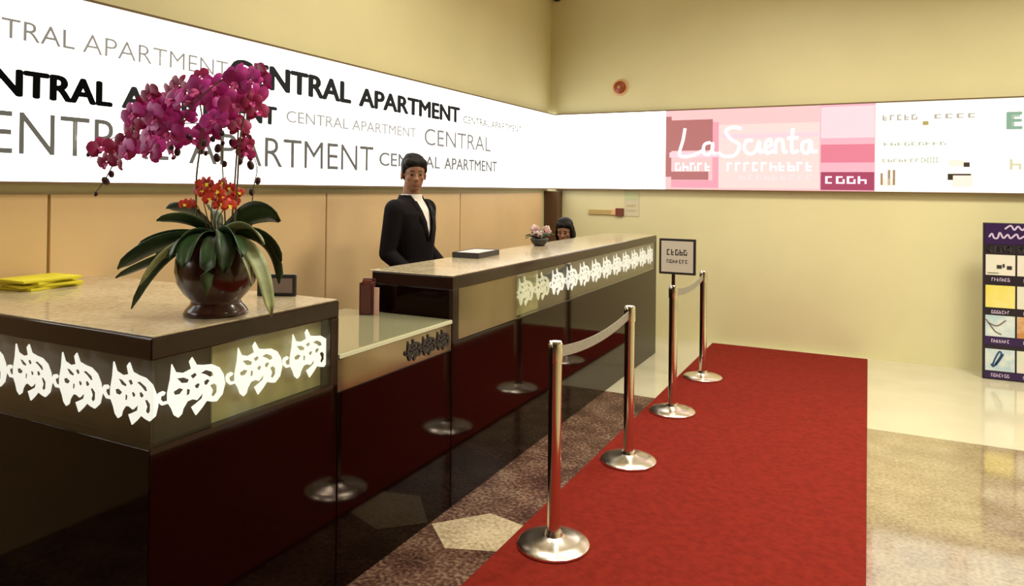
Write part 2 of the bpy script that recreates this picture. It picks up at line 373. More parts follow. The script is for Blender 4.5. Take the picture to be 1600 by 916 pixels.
prt([(0.115, 0.195, S0+.05, S0+.12), (0.63, 0.75, S0+.23, S0+.29), (0.66, 0.81, S0+.05, S0+.16)], (0.92, 0.76, 0.66))
prt([(0.625, 0.665, S0+.11, S0+.165), (0.745, 0.79, S0+.225, S0+.265), (0.665, 0.80, S0+.15, S0+.165)], (0.05, 0.035, 0.02), lift=0.004)
prt([(0.43, 0.475, S1-.215, S1-.18)], (0.42, 0.32, 0.12))
lettering('E', bf, 1.055, 1.17, S1-.27, S1-.12, backlit('green_print', (0.28, 0.42, 0.30), 1), bs, 0.03)
prt(glyphs(6, 1.09, 1.7, S1-.26, S1-.14, RNG), (0.35, 0.48, 0.36))
prt(glyphs(5, 1.08, 1.6, S0+.20, S0+.29, RNG), (0.62, 0.60, 0.40))

# ---------------------------------------------------------------- the counter
FX = -1.80                                   # front plane
TOP, LOW = 1.12, 0.91
Z0, Z1 = 0.80, 1.052
# ornament: a horned curling beast cut from white board
def ornament_mesh():
    px = [(447,180),(440,300),(424,415),(425,478),(450,552),(465,612),(490,644),(512,622),(520,580),(545,530),(575,525),(605,545),(635,508),(652,470),
          (640,545),(600,575),(572,592),(600,672),(640,622),(668,578),(700,598),(735,610),(775,560),(792,470),(780,385),(750,312),(700,268),(645,256),(600,238),(572,164),(554,196),(568,262),(520,280),(472,256)]
    hook = [(430,500),(392,500),(366,462),(360,420),(372,392),(398,385),(412,400),(404,420),(386,424),(384,448),(398,474),(430,478)]
    holes = [[(690,450),(716,440),(738,470),(738,530),(716,562),(698,540),(708,500)], [(588,412),(612,398),(626,418),(616,446),(596,440)], [(626,318),(660,304),(706,338),(716,372),(690,378),(660,344)],
             [(478,310),(520,318),(556,350),(548,374),(508,362)], [(560,318),(592,300),(606,330),(580,356)], [(648,400),(672,386),(690,410),(672,440),(652,430)], [(458,414),(492,396),(522,420),(500,452),(466,446)], [(540,420),(564,440),(560,476),(538,484)]]
    sx, sz = 0.000566, 0.000352
    cu = bpy.data.curves.new('ornament', 'CURVE'); cu.dimensions = '2D'; cu.fill_mode = 'BOTH'; cu.extrude = 0.0022
    for pl in [px, hook] + holes:
        s = cu.splines.new('POLY'); s.points.add(len(pl)-1); s.use_cyclic_u = True
        for p, q in zip(s.points, pl): p.co = ((q[0]-575)*sx, (430-q[1])*sz, 0, 1)
    o = bpy.data.objects.new('ornament', cu); COL.objects.link(o); bpy.context.view_layer.update()
    me = bpy.data.meshes.new_from_object(o.evaluated_get(bpy.context.evaluated_depsgraph_get()))
    bpy.data.objects.remove(o); bpy.data.curves.remove(cu); me.materials.clear(); return me
ORN = ornament_mesh()
ORN_W = ORN.copy(); ORN_W.materials.append(M['beast'])
ORN_D = ORN.copy(); ORN_D.materials.append(M['beastdim'])
ORN_B = ORN.copy(); ORN_B.materials.append(M['ink'])
ROT_RIGHT = Matrix((Vector((0, 1, 0)), Vector((0, 0, 1)), Vector((1, 0, 0)))).transposed().to_4x4()     # faces +X
ROT_NEAR = Matrix((Vector((1, 0, 0)), Vector((0, 0, 1)), Vector((0, -1, 0)))).transposed().to_4x4()      # faces -Y
def orn(me, rot, loc, parent, s=1.0):
    o = link('beast_ornament', me, None, parent)
    o.matrix_local = Matrix.Translation(loc) @ rot @ Matrix.Diagonal((s, s, 1, 1)); return o

NY0, NY1, NXL = 1.353, 2.148, W_LEFT+0.024
ct = thing('reception_counter', 'near block of the dark counter, its corner towards us, carrying the orchid', 'counter')
obj('cabinet', B(NXL, FX, NY0, NY1, 0, Z0-0.002, bev=0.004), M['lacquer'], ct)
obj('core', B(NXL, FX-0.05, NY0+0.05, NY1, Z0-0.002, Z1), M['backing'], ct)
obj('fascia', B(NXL, FX, NY0, NY1, Z1, TOP-0.006, bev=0.004), M['fascia'], ct)
obj('countertop', B(NXL, FX-0.006, NY0+0.006, NY1-0.004, TOP-0.006, TOP, bev=0.002), M['stone'], ct)
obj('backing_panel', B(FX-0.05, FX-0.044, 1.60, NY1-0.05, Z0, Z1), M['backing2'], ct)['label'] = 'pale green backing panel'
obj('end_post', B(FX-0.05, FX, NY1-0.045, NY1, Z0-0.002, Z1, bev=0.003), M['fascia'], ct)
obj('glass_pane', B(FX-0.008, FX-0.002, NY0+0.008, NY1-0.046, Z0, Z1), M['glass'], ct)
obj('glass_pane', B(NXL, FX-0.002, NY0+0.002, NY0+0.008, Z0, Z1), M['glass'], ct)
obj('glass_rail', B(FX-0.006, FX+0.003, NY0, NY1-0.03, Z0-0.012, Z0+0.004), M['fascia'], ct)
for y in (1.510, 1.757, 2.003): orn(ORN_W, ROT_RIGHT, (FX-0.024, y, 0.935), ct)
for k in range(6): orn(ORN_W, ROT_NEAR, (-1.925-0.247*k, NY0+0.024, 0.935), ct)

cm = thing('reception_counter', 'low middle section of the dark counter with a greenish glass top', 'counter')
MX = -2.30
obj('cabinet', B(MX, FX, NY1+0.002, 2.976, 0, 0.765, bev=0.003), M['lacquer'], cm)
obj('front_panel', B(MX, FX-0.004, NY1+0.002, 2.976, 0.765, LOW-0.022), M['bronze'], cm)
obj('glass_top', B(MX-0.15, FX-0.002, NY1+0.002, 2.976, LOW-0.02, LOW, bev=0.003), M['glasstop'], cm)
obj('glass_edge', B(FX-0.003, FX+0.003, NY1+0.004, 2.974, LOW-0.018, LOW-0.003), M['glassedge'], cm)
for y in (2.62, 2.74, 2.86): orn(ORN_B, ROT_RIGHT, (FX-0.001, y+0.03, 0.825), cm, 0.55)

cb = thing('reception_counter', 'long far section of the dark counter with a row of white ornaments under glass', 'counter')
CY0, CY1, CXL = 2.98, 6.70, -2.285
obj('cabinet', B(CXL, FX, CY0, CY1, 0, Z0-0.002, bev=0.004), M['lacquer'], cb)
obj('core', B(CXL, FX-0.05, CY0, CY1-0.02, Z0-0.002, Z1), M['lacquer'], cb)
obj('end_panel', B(CXL, FX-0.02, CY0-0.001, CY0+0.02, LOW, Z1, bev=0.002), M['lacquer'], cb)
obj('fascia', B(CXL, FX, CY0, CY1, Z1, TOP-0.006, bev=0.004), M['fascia'], cb)
obj('countertop', B(CXL-0.02, FX-0.006, CY0+0.004, CY1-0.006, TOP-0.006, TOP, bev=0.002), M['stone'], cb)
obj('mirror_panel', B(FX-0.05, FX-0.006, CY0+0.065, 3.70, Z0, Z1), M['bronze'], cb)['label'] = 'plain bronze mirror panel'
obj('end_post', B(FX-0.05, FX, CY0, CY0+0.062, Z0-0.002, Z1, bev=0.003), M['fascia'], cb)
obj('end_post', B(FX-0.05, FX, CY1-0.05, CY1, Z0-0.002, Z1, bev=0.003), M['fascia'], cb)
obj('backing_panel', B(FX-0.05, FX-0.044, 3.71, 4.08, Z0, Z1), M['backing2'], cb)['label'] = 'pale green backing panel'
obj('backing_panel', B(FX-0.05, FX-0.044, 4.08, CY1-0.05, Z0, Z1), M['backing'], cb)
obj('glass_pane', B(FX-0.008, FX-0.002, 3.705, CY1-0.05, Z0, Z1), M['glass'], cb)
for k in range(12): orn(ORN_D if k < 2 else ORN_W, ROT_RIGHT, (FX-0.024, 3.84+0.247*k, 0.935), cb)

# ---------------------------------------------------------------- carpet, barrier posts
carpet = tag(obj('carpet_runner', B(-1.40, 0.0, -3.2, 7.37, 0.0, 0.014, bev=0.004), M['carpet']), 'long red carpet runner laid from the camera to the back wall', 'carpet')
CT = 0.014
def stanchion(y, label):
    t = thing('barrier_post', label, 'stanchion', (-1.205, y, CT), 0, 'steel barrier posts')
    bm = lathe(bmesh.new(), [(0, 0), (.150, 0), (.155, .004), (.155, .012), (.148, .019), (.105, .030), (.06, .036), (.04, .046), (.036, .06), (0, .06)], 48)
    obj('base', bm, M['brushed'], t, True)
    bm = lathe(bmesh.new(), [(0, .05), (.0285, .05), (.0285, .79), (0, .79)], 32)
    p = obj('pole', bm, M['steel'], t, True)
    bm = lathe(bmesh.new(), [(0, .788), (.031, .788), (.032, .795), (.032, .855), (.031, .868), (.026, .877), (0, .879)], 32)
    obj('belt_head', bm, M['steel'], t, True)
    for s in t.children:
        md = s.modifiers.new('edge', 'EDGE_SPLIT'); md.split_angle = math.radians(35)
    return t
SY = (2.855, 3.928, 4.938, 5.951)
st = [stanchion(SY[0], 'nearest steel barrier post on the carpet edge, grey belt running away from it'),
      stanchion(SY[1], 'second nearest steel barrier post, receiving the belt of the nearest one'),
      stanchion(SY[2], 'third steel barrier post, with a black framed notice on top'),
      stanchion(SY[3], 'farthest steel barrier post, by the back wall at the far carpet end')]
def belt(t, length):
    bm = bmesh.new(); n = 14; rows = []
    for k in range(n+1):
        u = k/n; y = 0.031 + (length-0.062)*u; z = 0.826 - 0.035*4*u*(1-u)
        rows.append([bm.verts.new((sx*0.0012, y, z+sz*0.024)) for sx, sz in ((-1, -1), (1, -1), (1, 1), (-1, 1))])
    for a, b in zip(rows, rows[1:]):
        for k in range(4): bm.faces.new((a[k], a[(k+1) % 4], b[(k+1) % 4], b[k]))
    bm.faces.new(rows[0]); bm.faces.new(rows[-1])
    obj('belt', bm, M['belt'], t)
belt(st[0], SY[1]-SY[0]); belt(st[2], SY[3]-SY[2])
# framed notice on the third post
t = st[2]
obj('notice_neck', B(-.012, .012, -.006, .006, .877, .956), M['steel'], t)
fr_ = obj('notice_frame', B(-.100, .152, -.010, .010, .952, 1.198, bev=0.003), M['black'], t); fr_['label'] = 'black notice frame'
nb = obj('notice_sheet', B(-.084, .136, -.0125, -.008, .968, 1.182), M['paper'], fr_)
nf = back_face(-0.0125)
obj('notice_print', quad_bm(nf, glyphs(5, -.045, .10, 1.085, 1.125, RNG) + glyphs(7, -.045, .105, 1.03, 1.055, RNG), 0.001), M['ink'], fr_)['kind'] = 'stuff'

# ---------------------------------------------------------------- orchid in its pot
PB = Vector((-1.945, 1.70, TOP))
RX = Vector((math.cos(yaw), math.sin(yaw), 0)); FY = Vector((-math.sin(yaw), math.cos(yaw), 0))
oc = thing('potted_orchid', 'large magenta orchid in a round red-brown pot on the near counter block', 'plant', PB, yaw)
# local frame of the plant: x across, y away, z up; S converts photographed size
S = 1/472.0
def L(px, py, d=0.0): return Vector(((px-334)*S, d, (492-py)*S))
bm = lathe(bmesh.new(), [(0, 0), (.098, 0), (.102, .006), (.096, .018), (.080, .036), (.078, .048), (.100, .070), (.122, .105), (.130, .145), (.126, .185), (.110, .222), (.098, .240), (.100, .252), (.092, .254), (.086, .240), (.086, .225), (0, .222)], 48)
obj('pot', bm, M['pot'], oc, True)
bm = lathe(bmesh.new(), [(0, .262), (.04, .258), (.075, .246), (.088, .228), (.0, .2255)], 24)
for v in bm.verts: v.co.z += 0.006*noise.noise(v.co*60)
obj('moss', bm, M['soil'], oc, True)
def leaf(p0, p1, p2, w, m, twist=0.0):
    n = 12; pts = bez(p0, p1, p2, n); bm = bmesh.new(); rows = []
    for i, p in enumerate(pts):
        u = i/n; t = (pts[min(i+1, n)]-pts[max(i-1, 0)]).normalized()
        side = t.cross(Vector((0, 0, 1)))
        if side.length < 0.15: side = Vector((0.6, 0.8, 0))
        side.normalize(); side = Matrix.Rotation(twist, 3, t) @ side
        nn = side.cross(t).normalized()
        ww = w*(0.35+0.65*math.sin(min(1, u*1.6)*math.pi/2))*math.sqrt(max(0, 1-max(0, (u-0.45)/0.55)**2.2))+0.0008
        rows.append([bm.verts.new(p + side*ww*k + nn*(0.22*w*abs(k)) ) for k in (-1, -0.5, 0, 0.5, 1)])
    for a, b in zip(rows, rows[1:]):
        for k in range(4): bm.faces.new((a[k], a[k+1], b[k+1], b[k]))
    o = obj('leaf', bm, M[m], oc, True)
    sd = o.modifiers.new('thick', 'SOLIDIFY'); sd.thickness = 0.002
    return o
C0 = L(334, 372)
def lf_(tip, mid, d_tip, d_mid, w, m='leaf', tw=0.0, root=(334, 372), rd=0.0):
    leaf(L(*root, rd), L(*mid, d_mid), L(*tip, d_tip), w, m, tw)
lf_((246, 328), (296, 318), .03, .02, .026, tw=.9)
lf_((438, 346), (400, 312), -.05, -.02, .046, tw=-.9, root=(350, 366))
lf_((262, 345), (300, 330), -.10, -.05, .024, tw=.8)
lf_((224, 386), (275, 358), -.06, -.04, .026, tw=.7)
lf_((199, 420), (262, 362), -.08, -.06, .034, tw=.8)
lf_((212, 430), (270, 400), -.14, -.10, .026, tw=.6)
lf_((203, 452), (262, 372), .04, .04, .018, 'leafpale', tw=.6)
lf_((226, 478), (264, 378), -.10, -.08, .017, tw=.9)
lf_((402, 395), (385, 345), -.16, -.10, .034, tw=-.7)
lf_((432, 410), (412, 340), .02, .0, .024, tw=-.7)
lf_((440, 486), (416, 356), -.12, -.08, .026, 'leafpale', tw=.35)
lf_((238, 402), (280, 352), .0, .0, .018, tw=.7)
lf_((246, 440), (282, 360), -.13, -.10, .015, 'leafpale', tw=.8)
lf_((420, 380), (396, 330), -.08, -.06, .026, 'leafpale', tw=-.5)
lf_((428, 446), (424, 350), .04, .02, .022, tw=-.8)
lf_((354, 452), (358, 352), -.172, -.20, .026, 'leaf', tw=.2)
lf_((318, 412), (312, 345), -.17, -.13, .034, 'leaf', tw=.1)
lf_((296, 400), (300, 345), -.15, -.12, .030, 'leaf', tw=.5)
lf_((408, 440), (398, 372), -.12, -.12, .024, 'leafpale', tw=-.6)
lf_((376, 420), (380, 340), -.16, -.14, .032, 'leaf', tw=-.3)
lf_((300, 330), (322, 318), .10, .06, .028, tw=.6)
lf_((385, 330), (362, 318), .12, .06, .028, tw=-.6)

def flower_mesh(m1, m2, r, name):
    bm = bmesh.new()
    def petal(ang, ln, wd, tip, mi):
        d = Vector((math.cos(ang), 0, math.sin(ang))); s = Vector((-math.sin(ang), 0, math.cos(ang)))
        f = Vector((0, -1, 0)); rows = []
        for u, w_ in ((0.06, .22), (.35, .85), (.65, 1.0), (.88, .7), (1.0, .15)):
            base = d*ln*u + f*(0.10*r*math.sin(u*math.pi) + tip*u*u*r)
            rows.append([bm.verts.new(base - s*wd*w_), bm.verts.new(base + f*0.06*r), bm.verts.new(base + s*wd*w_)])
        for a, b in zip(rows, rows[1:]):
            for k in range(2):
                fc = bm.faces.new((a[k], a[k+1], b[k+1], b[k])); fc.material_index = mi
    for a in (90, 212, 328): petal(math.radians(a), r*0.95, r*0.30, -0.18, 0)
    for a in (12, 168): petal(math.radians(a), r*1.0, r*0.52, 0.05, 0)
    petal(math.radians(270), r*0.5, r*0.2, 0.45, 1); petal(math.radians(225), r*0.3, r*0.12, 0.4, 1); petal(math.radians(315), r*0.3, r*0.12, 0.4, 1)
    me = bpy.data.meshes.new(name); bm.to_mesh(me); bm.free(); me.shade_smooth(); me.materials.append(m1); me.materials.append(m2); return me
FM = flower_mesh(M['magenta'], M['lip'], 0.046, 'flower'); FC = flower_mesh(M['crimson'], M['lip'], 0.046, 'flower')
FR = flower_mesh(M['redflower'], M['yellow'], 0.026, 'small_flower')
R = random.Random(11)
def flower(me, p, name='flower', s=1.0, tilt=None):
    o = link(name, me, None, oc); o.location = p
    o.rotation_euler = (R.uniform(-.45, .45), R.uniform(-.7, .7), R.uniform(-.8, .8)) if tilt is None else tilt
    o.scale = (s,)*3
def stalk(pts, r=0.0035):
    bm = bmesh.new(); q = spl(pts, 8); n = len(q); tube(bm, q, [r*(1-0.5*k/n) for k in range(n)], 6); obj('flower_stem', bm, M['stem'], oc, True); return q
s1 = stalk([L(302, 372, .0), L(300, 280, .0), L(308, 190, .0), L(285, 135, .01), L(220, 165, .02), L(176, 235, .02), L(150, 284, .02), L(134, 305, .02)])
s2 = stalk([L(352, 372, .02), L(356, 270, .03), L(362, 170, .03), L(372, 118, .03), L(330, 118, .03), L(270, 160, .04), L(230, 215, .05), L(205, 245, .05)])
s3 = stalk([L(366, 372, -.03), L(370, 290, -.03), L(376, 210, -.04), L(392, 140, -.06), L(378, 116, -.08), L(330, 150, -.09), L(290, 195, -.08)])
s4 = stalk([L(340, 372, .04), L(330, 270, .06), L(318, 200, .07), L(255, 190, .08), L(180, 205, .06), L(132, 228, .05), L(118, 250, .05)], 0.0028)
s5 = stalk([L(384, 372, .02), L(386, 300, .02), L(392, 262, .02), L(384, 232, .0)], 0.0025)
M_ = [(392,118),(372,112),(350,122),(404,130),(330,130),(360,142),(388,148),(312,150),(340,158),(300,166),(278,160),(368,166),(328,178),(292,186),(262,176),(246,188),(270,204),(306,202),(340,192),(236,208),(216,186),(256,222),(226,226),(212,212),(284,214),(322,166),(376,132),(232,168),(350,178),(212,240),(228,236),(352,110),(318,196),(268,188),(298,128),(250,160)]
C_ = [(292,118),(254,140),(240,152),(222,158),(204,170),(190,190),(186,206),(176,218),(198,226),(166,232),(182,240),(394,158),(384,170),(322,148),(306,140),(352,188),(368,196),(178,254),(166,258),(200,198),(396,112),(268,132)]
for p in M_: flower(FM, L(p[0]+R.uniform(-5, 5), p[1]+R.uniform(-5, 5), R.uniform(-.10, .08)), s=R.uniform(.85, 1.2))
for p in C_: flower(FC, L(p[0]+R.uniform(-3, 3), p[1]+R.uniform(-3, 3), R.uniform(-.06, .08)), s=R.uniform(.75, 1.0))
for p in [(376,212),(384,226),(372,236),(386,240),(366,224)]: flower(FC, L(p[0], p[1], R.uniform(-.05, .03)), s=.62)
BUD = bmesh.new(); bmesh.ops.create_uvsphere(BUD, u_segments=8, v_segments=6, radius=0.011)
for v in BUD.verts: v.co.z *= 1.35
bme = bpy.data.meshes.new('bud'); BUD.to_mesh(bme); BUD.free(); bme.shade_smooth(); bme.materials.append(M['bud'])
for p in [(134,306),(149,285),(158,274),(131,227),(121,243),(138,236),(265,232),(252,246),(268,238),(285,214),(304,222),(318,216),(312,240),(326,246),(340,256),(336,232),(298,236),(350,222),(358,236),(376,252),(388,258),(383,300),(387,282),(330,222),(342,208)]:
    o = link('bud', bme, None, oc); o.location = L(p[0], p[1], .03 if p[0] < 200 else R.uniform(-.04, .06)); s_ = R.uniform(.6, 1.15); o.scale = (s_,)*3
    o.rotation_euler = (R.uniform(-.6, .6), R.uniform(-.6, .6), 0)
for k in range(26):
    flower(FR, L(R.uniform(294, 368), R.uniform(284, 322), R.uniform(-.09, .06)), 'small_flower', R.uniform(.7, 1.0))
for k in range(5):
    stalk([L(325+4*k, 366, -.02), L(318+6*k, 340, -.03), L(302+15*k, 312, -.03)], 0.003)

# ---------------------------------------------------------------- people
def ell(bm, c, r, seg=20):
    q = bmesh.ops.create_uvsphere(bm, u_segments=seg, v_segments=max(8, seg//2), radius=1)
    for v in q['verts']: v.co = Vector((c[0]+v.co.x*r[0], c[1]+v.co.y*r[1], c[2]+v.co.z*r[2]))
def limb(bm, pts, rs, seg=14):
    for (p, q), (a, b) in zip(zip(pts, pts[1:]), zip(rs, rs[1:])):
        p, q = Vector(p), Vector(q); n = max(2, int((q-p).length/0.05)); tube(bm, [p.lerp(q, k/n) for k in range(n+1)], [a+(b-a)*k/n for k in range(n+1)], seg)
    for p, a in zip(pts, rs): ell(bm, p, (a, a, a), seg)
def loft(bm, rings, seg=28):
    """rings of (z, half width, half depth, y offset)"""
    rr = []
    for z, a, b, yo in rings:
        rr.append([bm.verts.new((a*math.copysign(abs(math.cos(t))**0.85, math.cos(t)), yo + b*math.copysign(abs(math.sin(t))**0.85, math.sin(t)), z)) for t in [2*math.pi*k/seg for k in range(seg)]])
    for a, b in zip(rr, rr[1:]):
        for k in range(seg): bm.faces.new((a[k], a[(k+1) % seg], b[(k+1) % seg], b[k]))
    bm.faces.new(rr[0][::-1]); bm.faces.new(rr[-1])
def fuse(bm, vox, sm=3):
    bmesh.ops.recalc_face_normals(bm, faces=bm.faces)
    me = bpy.data.meshes.new('tmp'); bm.to_mesh(me); bm.free()
    o = bpy.data.objects.new('tmp', me); COL.objects.link(o)
    md = o.modifiers.new('r', 'REMESH'); md.mode = 'VOXEL'; md.voxel_size = vox
    if sm: s = o.modifiers.new('s', 'SMOOTH'); s.iterations = sm; s.factor = 0.5
    bpy.context.view_layer.update()
    out = bpy.data.meshes.new_from_object(o.evaluated_get(bpy.context.evaluated_depsgraph_get()))
    bpy.data.objects.remove(o); bpy.data.meshes.remove(me); out.shade_smooth(); return out
def cut(me, test):
    bm = bmesh.new(); bm.from_mesh(me)
    bmesh.ops.delete(bm, geom=[f for f in bm.faces if test(f.calc_center_median())], context='FACES'); bm.to_mesh(me); bm.free(); return me
def head_turn(a, tilt):
    piv = Vector((0, 0, 1.53)); return Matrix.Translation(piv) @ Euler((tilt, 0, a)).to_matrix().to_4x4() @ Matrix.Translation(-piv)
def person(label, loc, rz, seated, look, tilt, bob):
    """built standing, 1.75 m, facing +Y; seated lowers the trunk and bends the legs"""
    dz = -0.495 if seated else 0.0
    t = thing('person', label, 'person', loc, rz)
    HM = head_turn(look, tilt)
    hb = bmesh.new()
    ell(hb, (0, -.005, 1.665), (.073, .092, .083), 28); ell(hb, (0, .018, 1.60), (.060, .070, .072), 24); ell(hb, (0, .040, 1.556), (.036, .036, .026))
    ell(hb, (0, .066, 1.655), (.050, .020, .014)); ell(hb, (0, .094, 1.612), (.013, .018, .012)); limb(hb, [(0, .080, 1.648), (0, .094, 1.616)], [.008, .011], 10)
    ell(hb, (0, .077, 1.580), (.023, .013, .006)); ell(hb, (0, .076, 1.570), (.020, .013, .006))
    for s in (-1, 1):
        ell(hb, (.036*s, .058, 1.615), (.022, .022, .020)); ell(hb, (.076*s, -.008, 1.622), (.009, .020, .030)); ell(hb, (.029*s, .077, 1.640), (.0125, .0085, .007))
    for v in hb.verts: v.co = HM @ v.co
    limb(hb, [(0, -.022, 1.46), (0, -.006, 1.58)], [.056, .053])
    for v in hb.verts: v.co.z += dz
    loft(hb, [(.84+dz, .13, .09, 0), (.95+dz, .15, .10, 0), (1.10+dz, .13, .09, 0), (1.28+dz, .155, .10, 0), (1.40+dz, .165, .085, -.01), (1.46+dz, .09, .055, -.015)])
    arms = {}
    for s in (-1, 1):
        sh, el_, wr = (.185*s, -.012, 1.405+dz), (.232*s, -.035, 1.135+dz), ((.20*s, .14, 1.00+dz) if not seated else (.14*s, .22, 1.13+dz))
        arms[s] = (sh, el_, wr); limb(hb, [sh, el_, wr], [.046, .036, .026])
        w = Vector(wr); dirv = (w-Vector(el_)).normalized(); sd = Vector((1, 0, 0)); up = sd.cross(dirv).normalized(); sd = dirv.cross(up)
        pc = w + dirv*.05; limb(hb, [w, pc, w+dirv*.085], [.024, .026, .024], 10)
        for k, ln in enumerate((.066, .074, .068, .054)):
            b0 = w + dirv*.085 + sd*(.030-.020*k)*s; limb(hb, [b0, b0+dirv*ln*.5+up*-.006, b0+dirv*ln*.85-up*.026], [.0092, .0085, .0072], 8)
        b0 = w + dirv*.03 - sd*.022*s*-1; limb(hb, [b0, b0+sd*.026*s+dirv*.026-up*.006, b0+sd*.034*s+dirv*.055-up*.012], [.011, .0095, .008], 8)
        if seated: legs = [(.09*s, .0, .88+dz), (.11*s, .40, .47), (.11*s, .36, .09)]
        else: legs = [(.09*s, 0, .90), (.10*s, .01, .49), (.10*s, -.01, .09)]
        limb(hb, legs, [.078, .050, .036]); ell(hb, (legs[2][0], legs[2][1]+.06, .055), (.038, .11, .04)); arms[s] += (legs,)
    body = link('body', fuse(hb, 0.0045, 2), None, t)
    for k in ('skin', 'lips', 'black', 'shirt'): body.data.materials.append(M[k])
    eyes = [HM @ Vector((.029*s, .083, 1.640)) + Vector((0, 0, dz)) for s in (-1, 1)]; brows = [HM @ Vector((.031*s, .086, 1.661)) + Vector((0, 0, dz)) for s in (-1, 1)]
    mouth = HM @ Vector((0, .088, 1.576)) + Vector((0, 0, dz))
    for p in body.data.polygons:
        c = p.center
        if c.z < 1.5+dz: continue
        for e in eyes:
            d = c-e
            if d.length < .0085: p.material_index = 2
            if d.length < .0: p.material_index = 2
        for e in brows:
            d = c-e
            if abs(d.z) < .004 and d.length < .017: p.material_index = 2
        d = c-mouth
        if abs(d.z) < .010 and d.length < .024: p.material_index = 1
    # hair
    h = bmesh.new()
    ell(h, (0, -.016, 1.690), (.083, .098, .080), 24); ell(h, (0, -.050, 1.640), (.076, .064, .075), 20)
    ell(h, (0.022, .048, 1.715), (.052, .042, .030)); ell(h, (-.038, .036, 1.712), (.040, .044, .030)); ell(h, (.01, .0, 1.742), (.055, .06, .030))
    for s in (-1, 1):
        ell(h, (.071*s, .012, 1.672), (.013, .036, .036))
        if bob: ell(h, (.078*s, -.012, 1.610), (.020, .050, .085)); ell(h, (.05*s, -.06, 1.58), (.045, .045, .08))
    for v in h.verts:
        v.co += Vector((1, 1, 1))*0.004*noise.noise(v.co*45); v.co = HM @ v.co; v.co.z += dz
    link('hair', fuse(h, 0.005, 2), M['hair'], t)
    # shirt, jacket, trousers, shoes
    sb = bmesh.new(); loft(sb, [(.92+dz, .165, .112, 0), (1.10+dz, .145, .104, 0), (1.28+dz, .172, .116, 0), (1.40+dz, .180, .100, -.008), (1.455+dz, .105, .072, -.014), (1.475+dz, .072, .066, -.012), (1.515+dz, .064, .062, -.008)])
    link('shirt', cut(fuse(sb, 0.006), lambda c: c.z > 1.505+dz), M['shirt'], t)
    jb = bmesh.new(); loft(jb, [((.80 if not seated else .90)+dz, .188, .132, 0), (.95+dz, .182, .124, 0), (1.10+dz, .162, .114, 0), (1.28+dz, .188, .126, 0), (1.38+dz, .205, .116, -.006), (1.435+dz, .172, .092, -.012), (1.475+dz, .095, .074, -.016), (1.505+dz, .078, .070, -.014)])
    for s in (-1, 1):
        a = arms[s]; e = Vector(a[1]).lerp(Vector(a[2]), .90); limb(jb, [a[0], a[1], e], [.068, .052, .041])
    def open_front(c):
        z = c.z-dz
        if z > 1.497: return True
        return c.y > 0.012 and z > 1.20 and abs(c.x) < 0.006 + 0.062*(z-1.20)/0.29
    jk = link('jacket', cut(fuse(jb, 0.0065), open_front), M['suit'], t); sd = jk.modifiers.new('thick', 'SOLIDIFY'); sd.thickness = 0.004; sd.offset = -1
    for s in (-1, 1):
        lb = bmesh.new(); prof = []
        for z, x, y, w in ((1.20, .008, .126, .012), (1.26, .020, .131, .032), (1.33, .036, .126, .052), (1.40, .050, .100, .044), (1.46, .064, .066, .030)):
            prof.append((lb.verts.new((s*x, y+.004, z+dz)), lb.verts.new((s*(x+w), y-.006-w*.12, z+dz+.005))))
        for a, b in zip(prof, prof[1:]): lb.faces.new((a[0], a[1], b[1], b[0]))
        o = obj('lapel', lb, M['suit'], jk, True); q = o.modifiers.new('thick', 'SOLIDIFY'); q.thickness = .004
    tb = bmesh.new()
    for s in (-1, 1): lg = arms[s][3]; limb(tb, [Vector(lg[0]), Vector(lg[1]), Vector(lg[2])+Vector((0, 0, .0))], [.094, .068, .052])
    ell(tb, (0, 0, .90+dz), (.165, .115, .10)); link('trousers', fuse(tb, 0.008), M['trousers'], t)
    for s in (-1, 1):
        lg = arms[s][3]; q = bmesh.new(); ell(q, (lg[2][0], lg[2][1]+.065, .052), (.048, .135, .050)); ell(q, (lg[2][0], lg[2][1]-.01, .075), (.048, .06, .060)); me = fuse(q, 0.007)
        for v in me.vertices: v.co.z = max(0.0, v.co.z)
        link('shoe', me, M['shoe'], t)
    return t
person('person in a black suit and white shirt standing behind the far counter', (-2.64, 3.86, 0), math.radians(-88), False, math.radians(-46), math.radians(-8), False)
person('person with dark hair seated behind the far counter, only the head showing', (-2.66, 6.52, 0), math.radians(-172), True, 0, math.radians(-16), True)
stool = thing('office_stool', 'black office stool under the seated person, hidden behind the far counter', 'stool', (-2.66, 6.52, 0))
obj('seat', lathe(bmesh.new(), [(0, .23), (.18, .23), (.20, .245), (.20, .27), (.18, .285), (0, .29)], 28), M['black'], stool, True)
obj('column', lathe(bmesh.new(), [(0, .03), (.03, .03), (.03, .231), (0, .231)], 16), M['steel'], stool)
obj('base', lathe(bmesh.new(), [(0, 0), (.17, 0), (.17, .015), (.05, .035), (0, .035)], 28), M['black'], stool, True)

